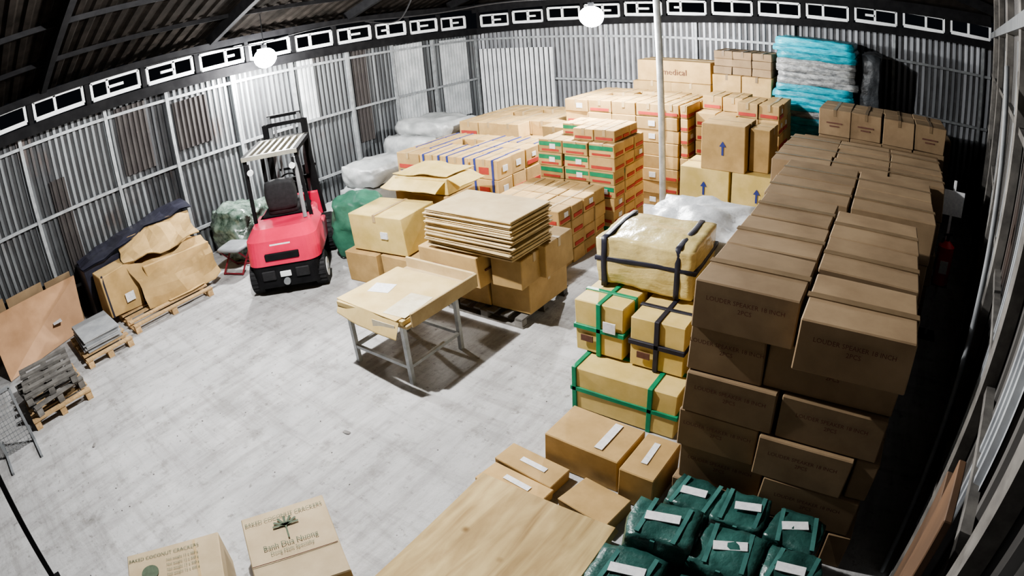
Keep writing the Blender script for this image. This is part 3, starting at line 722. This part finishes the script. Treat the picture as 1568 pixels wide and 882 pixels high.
M=Matrix.Translation((-.08,.24,.348));text("BAKED COCONUT CRACKERS",.045,M,e,M_inkg)
for i in range(4):
    M=Matrix.Translation((.08,.17-.05*i,.348));text("Net weight 12 x 400 g",.03,M,e,M_inkg)
mb=MB();mb.cyl((-.2,.08,.347),(-.2,.08,.349),.075,0,20);mb.obj("round_print",[M_inkg],e)
# loose grit and scraps lying on the concrete
mb=MB()
for i in range(120):
    x=rnd(-8,-2.5);y=rnd(-.5,4.5)
    if -5<x<-3.4 and 3<y: continue
    if (x>-3.9 and y<1.7) or (x<-6.4 and y>3.2) or (x<-7 and y<1): continue
    s=rnd(.004,.010);mb.lump((x,y,s*.4),(s*rnd(1,2),s,s*.8),0,rnd(0,3),2,.5,.001,20)
for x,y in((-6.05,.35),(-3.85,2.35)): mb.lump((x,y,.005),(.08,.04,.010),0,rnd(0,3),5,.5,.004,20)
mb.obj("floor_debris",[mat("grit",(.26,.25,.24),(.17,.16,.155),9,.9)])

# extinguisher on its stand with sign
e=empty("fire_extinguisher",(.90,6.6,.74));mb=MB()
mb.cyl((0,0,0),(0,0,.44),.10,0,20);mb.cyl((0,0,.44),(0,0,.50),.10,0,20,.03);mb.cyl((0,0,.50),(0,0,.55),.02,1,10)
mb.bar((-.06,0,.56),(.05,0,.58),.02,1);mb.cyl((-.05,0,.52),(-.12,-.03,.15),.012,1,8);mb.box((0,-.101,.22),(.10,.004,.15),2)
mb.obj("cylinder_body",[M_exr,M_beam,M_white],e)
mb=MB();mb.bar((0,.12,-.74),(0,.12,1.15),.03,2);mb.box((0,.12,-.73),(.25,.25,.02),1);mb.box((0,.03,-.01),(.2,.22,.02),1);mb.box((0,.10,.90),(.26,.015,.28),2)
mb.obj("stand_and_sign",[M_exr,M_beam,M_white],e)

# ---------------------------------------------------------------- world + camera
w=D.worlds.new("night");SC.world=w;w.use_nodes=True
w.node_tree.nodes["Background"].inputs[0].default_value=(.5,.6,.8,1);w.node_tree.nodes["Background"].inputs[1].default_value=.01
try: SC.view_settings.look='AgX - Medium High Contrast'
except Exception: pass
p=math.radians(26.1);ro=math.radians(4.7);hd=math.radians(37.5)
F=Vector((-math.sin(hd)*math.cos(p),math.cos(hd)*math.cos(p),-math.sin(p)))
R0=Vector((math.cos(hd),math.sin(hd),0));U0=R0.cross(F)
R=math.cos(ro)*R0-math.sin(ro)*U0;U=math.sin(ro)*R0+math.cos(ro)*U0
cam=D.cameras.new("camera");co=D.objects.new("camera",cam);SC.collection.objects.link(co);SC.camera=co
mw=Matrix((R,U,-F)).transposed().to_4x4();mw.translation=(0,0,3.4);co.matrix_world=mw
# wide-angle security-camera lens: equisolid projection, 10.5 mm lens on a small sensor
cam.type='PANO';cam.sensor_fit='HORIZONTAL'
cam.sensor_width=17.8;cam.sensor_height=17.8*9/16;cam.lens=10.5;cam.clip_start=.02
if hasattr(cam,"cycles"):
    cam.cycles.panorama_type='FISHEYE_EQUISOLID';cam.cycles.fisheye_lens=10.5;cam.cycles.fisheye_fov=math.pi
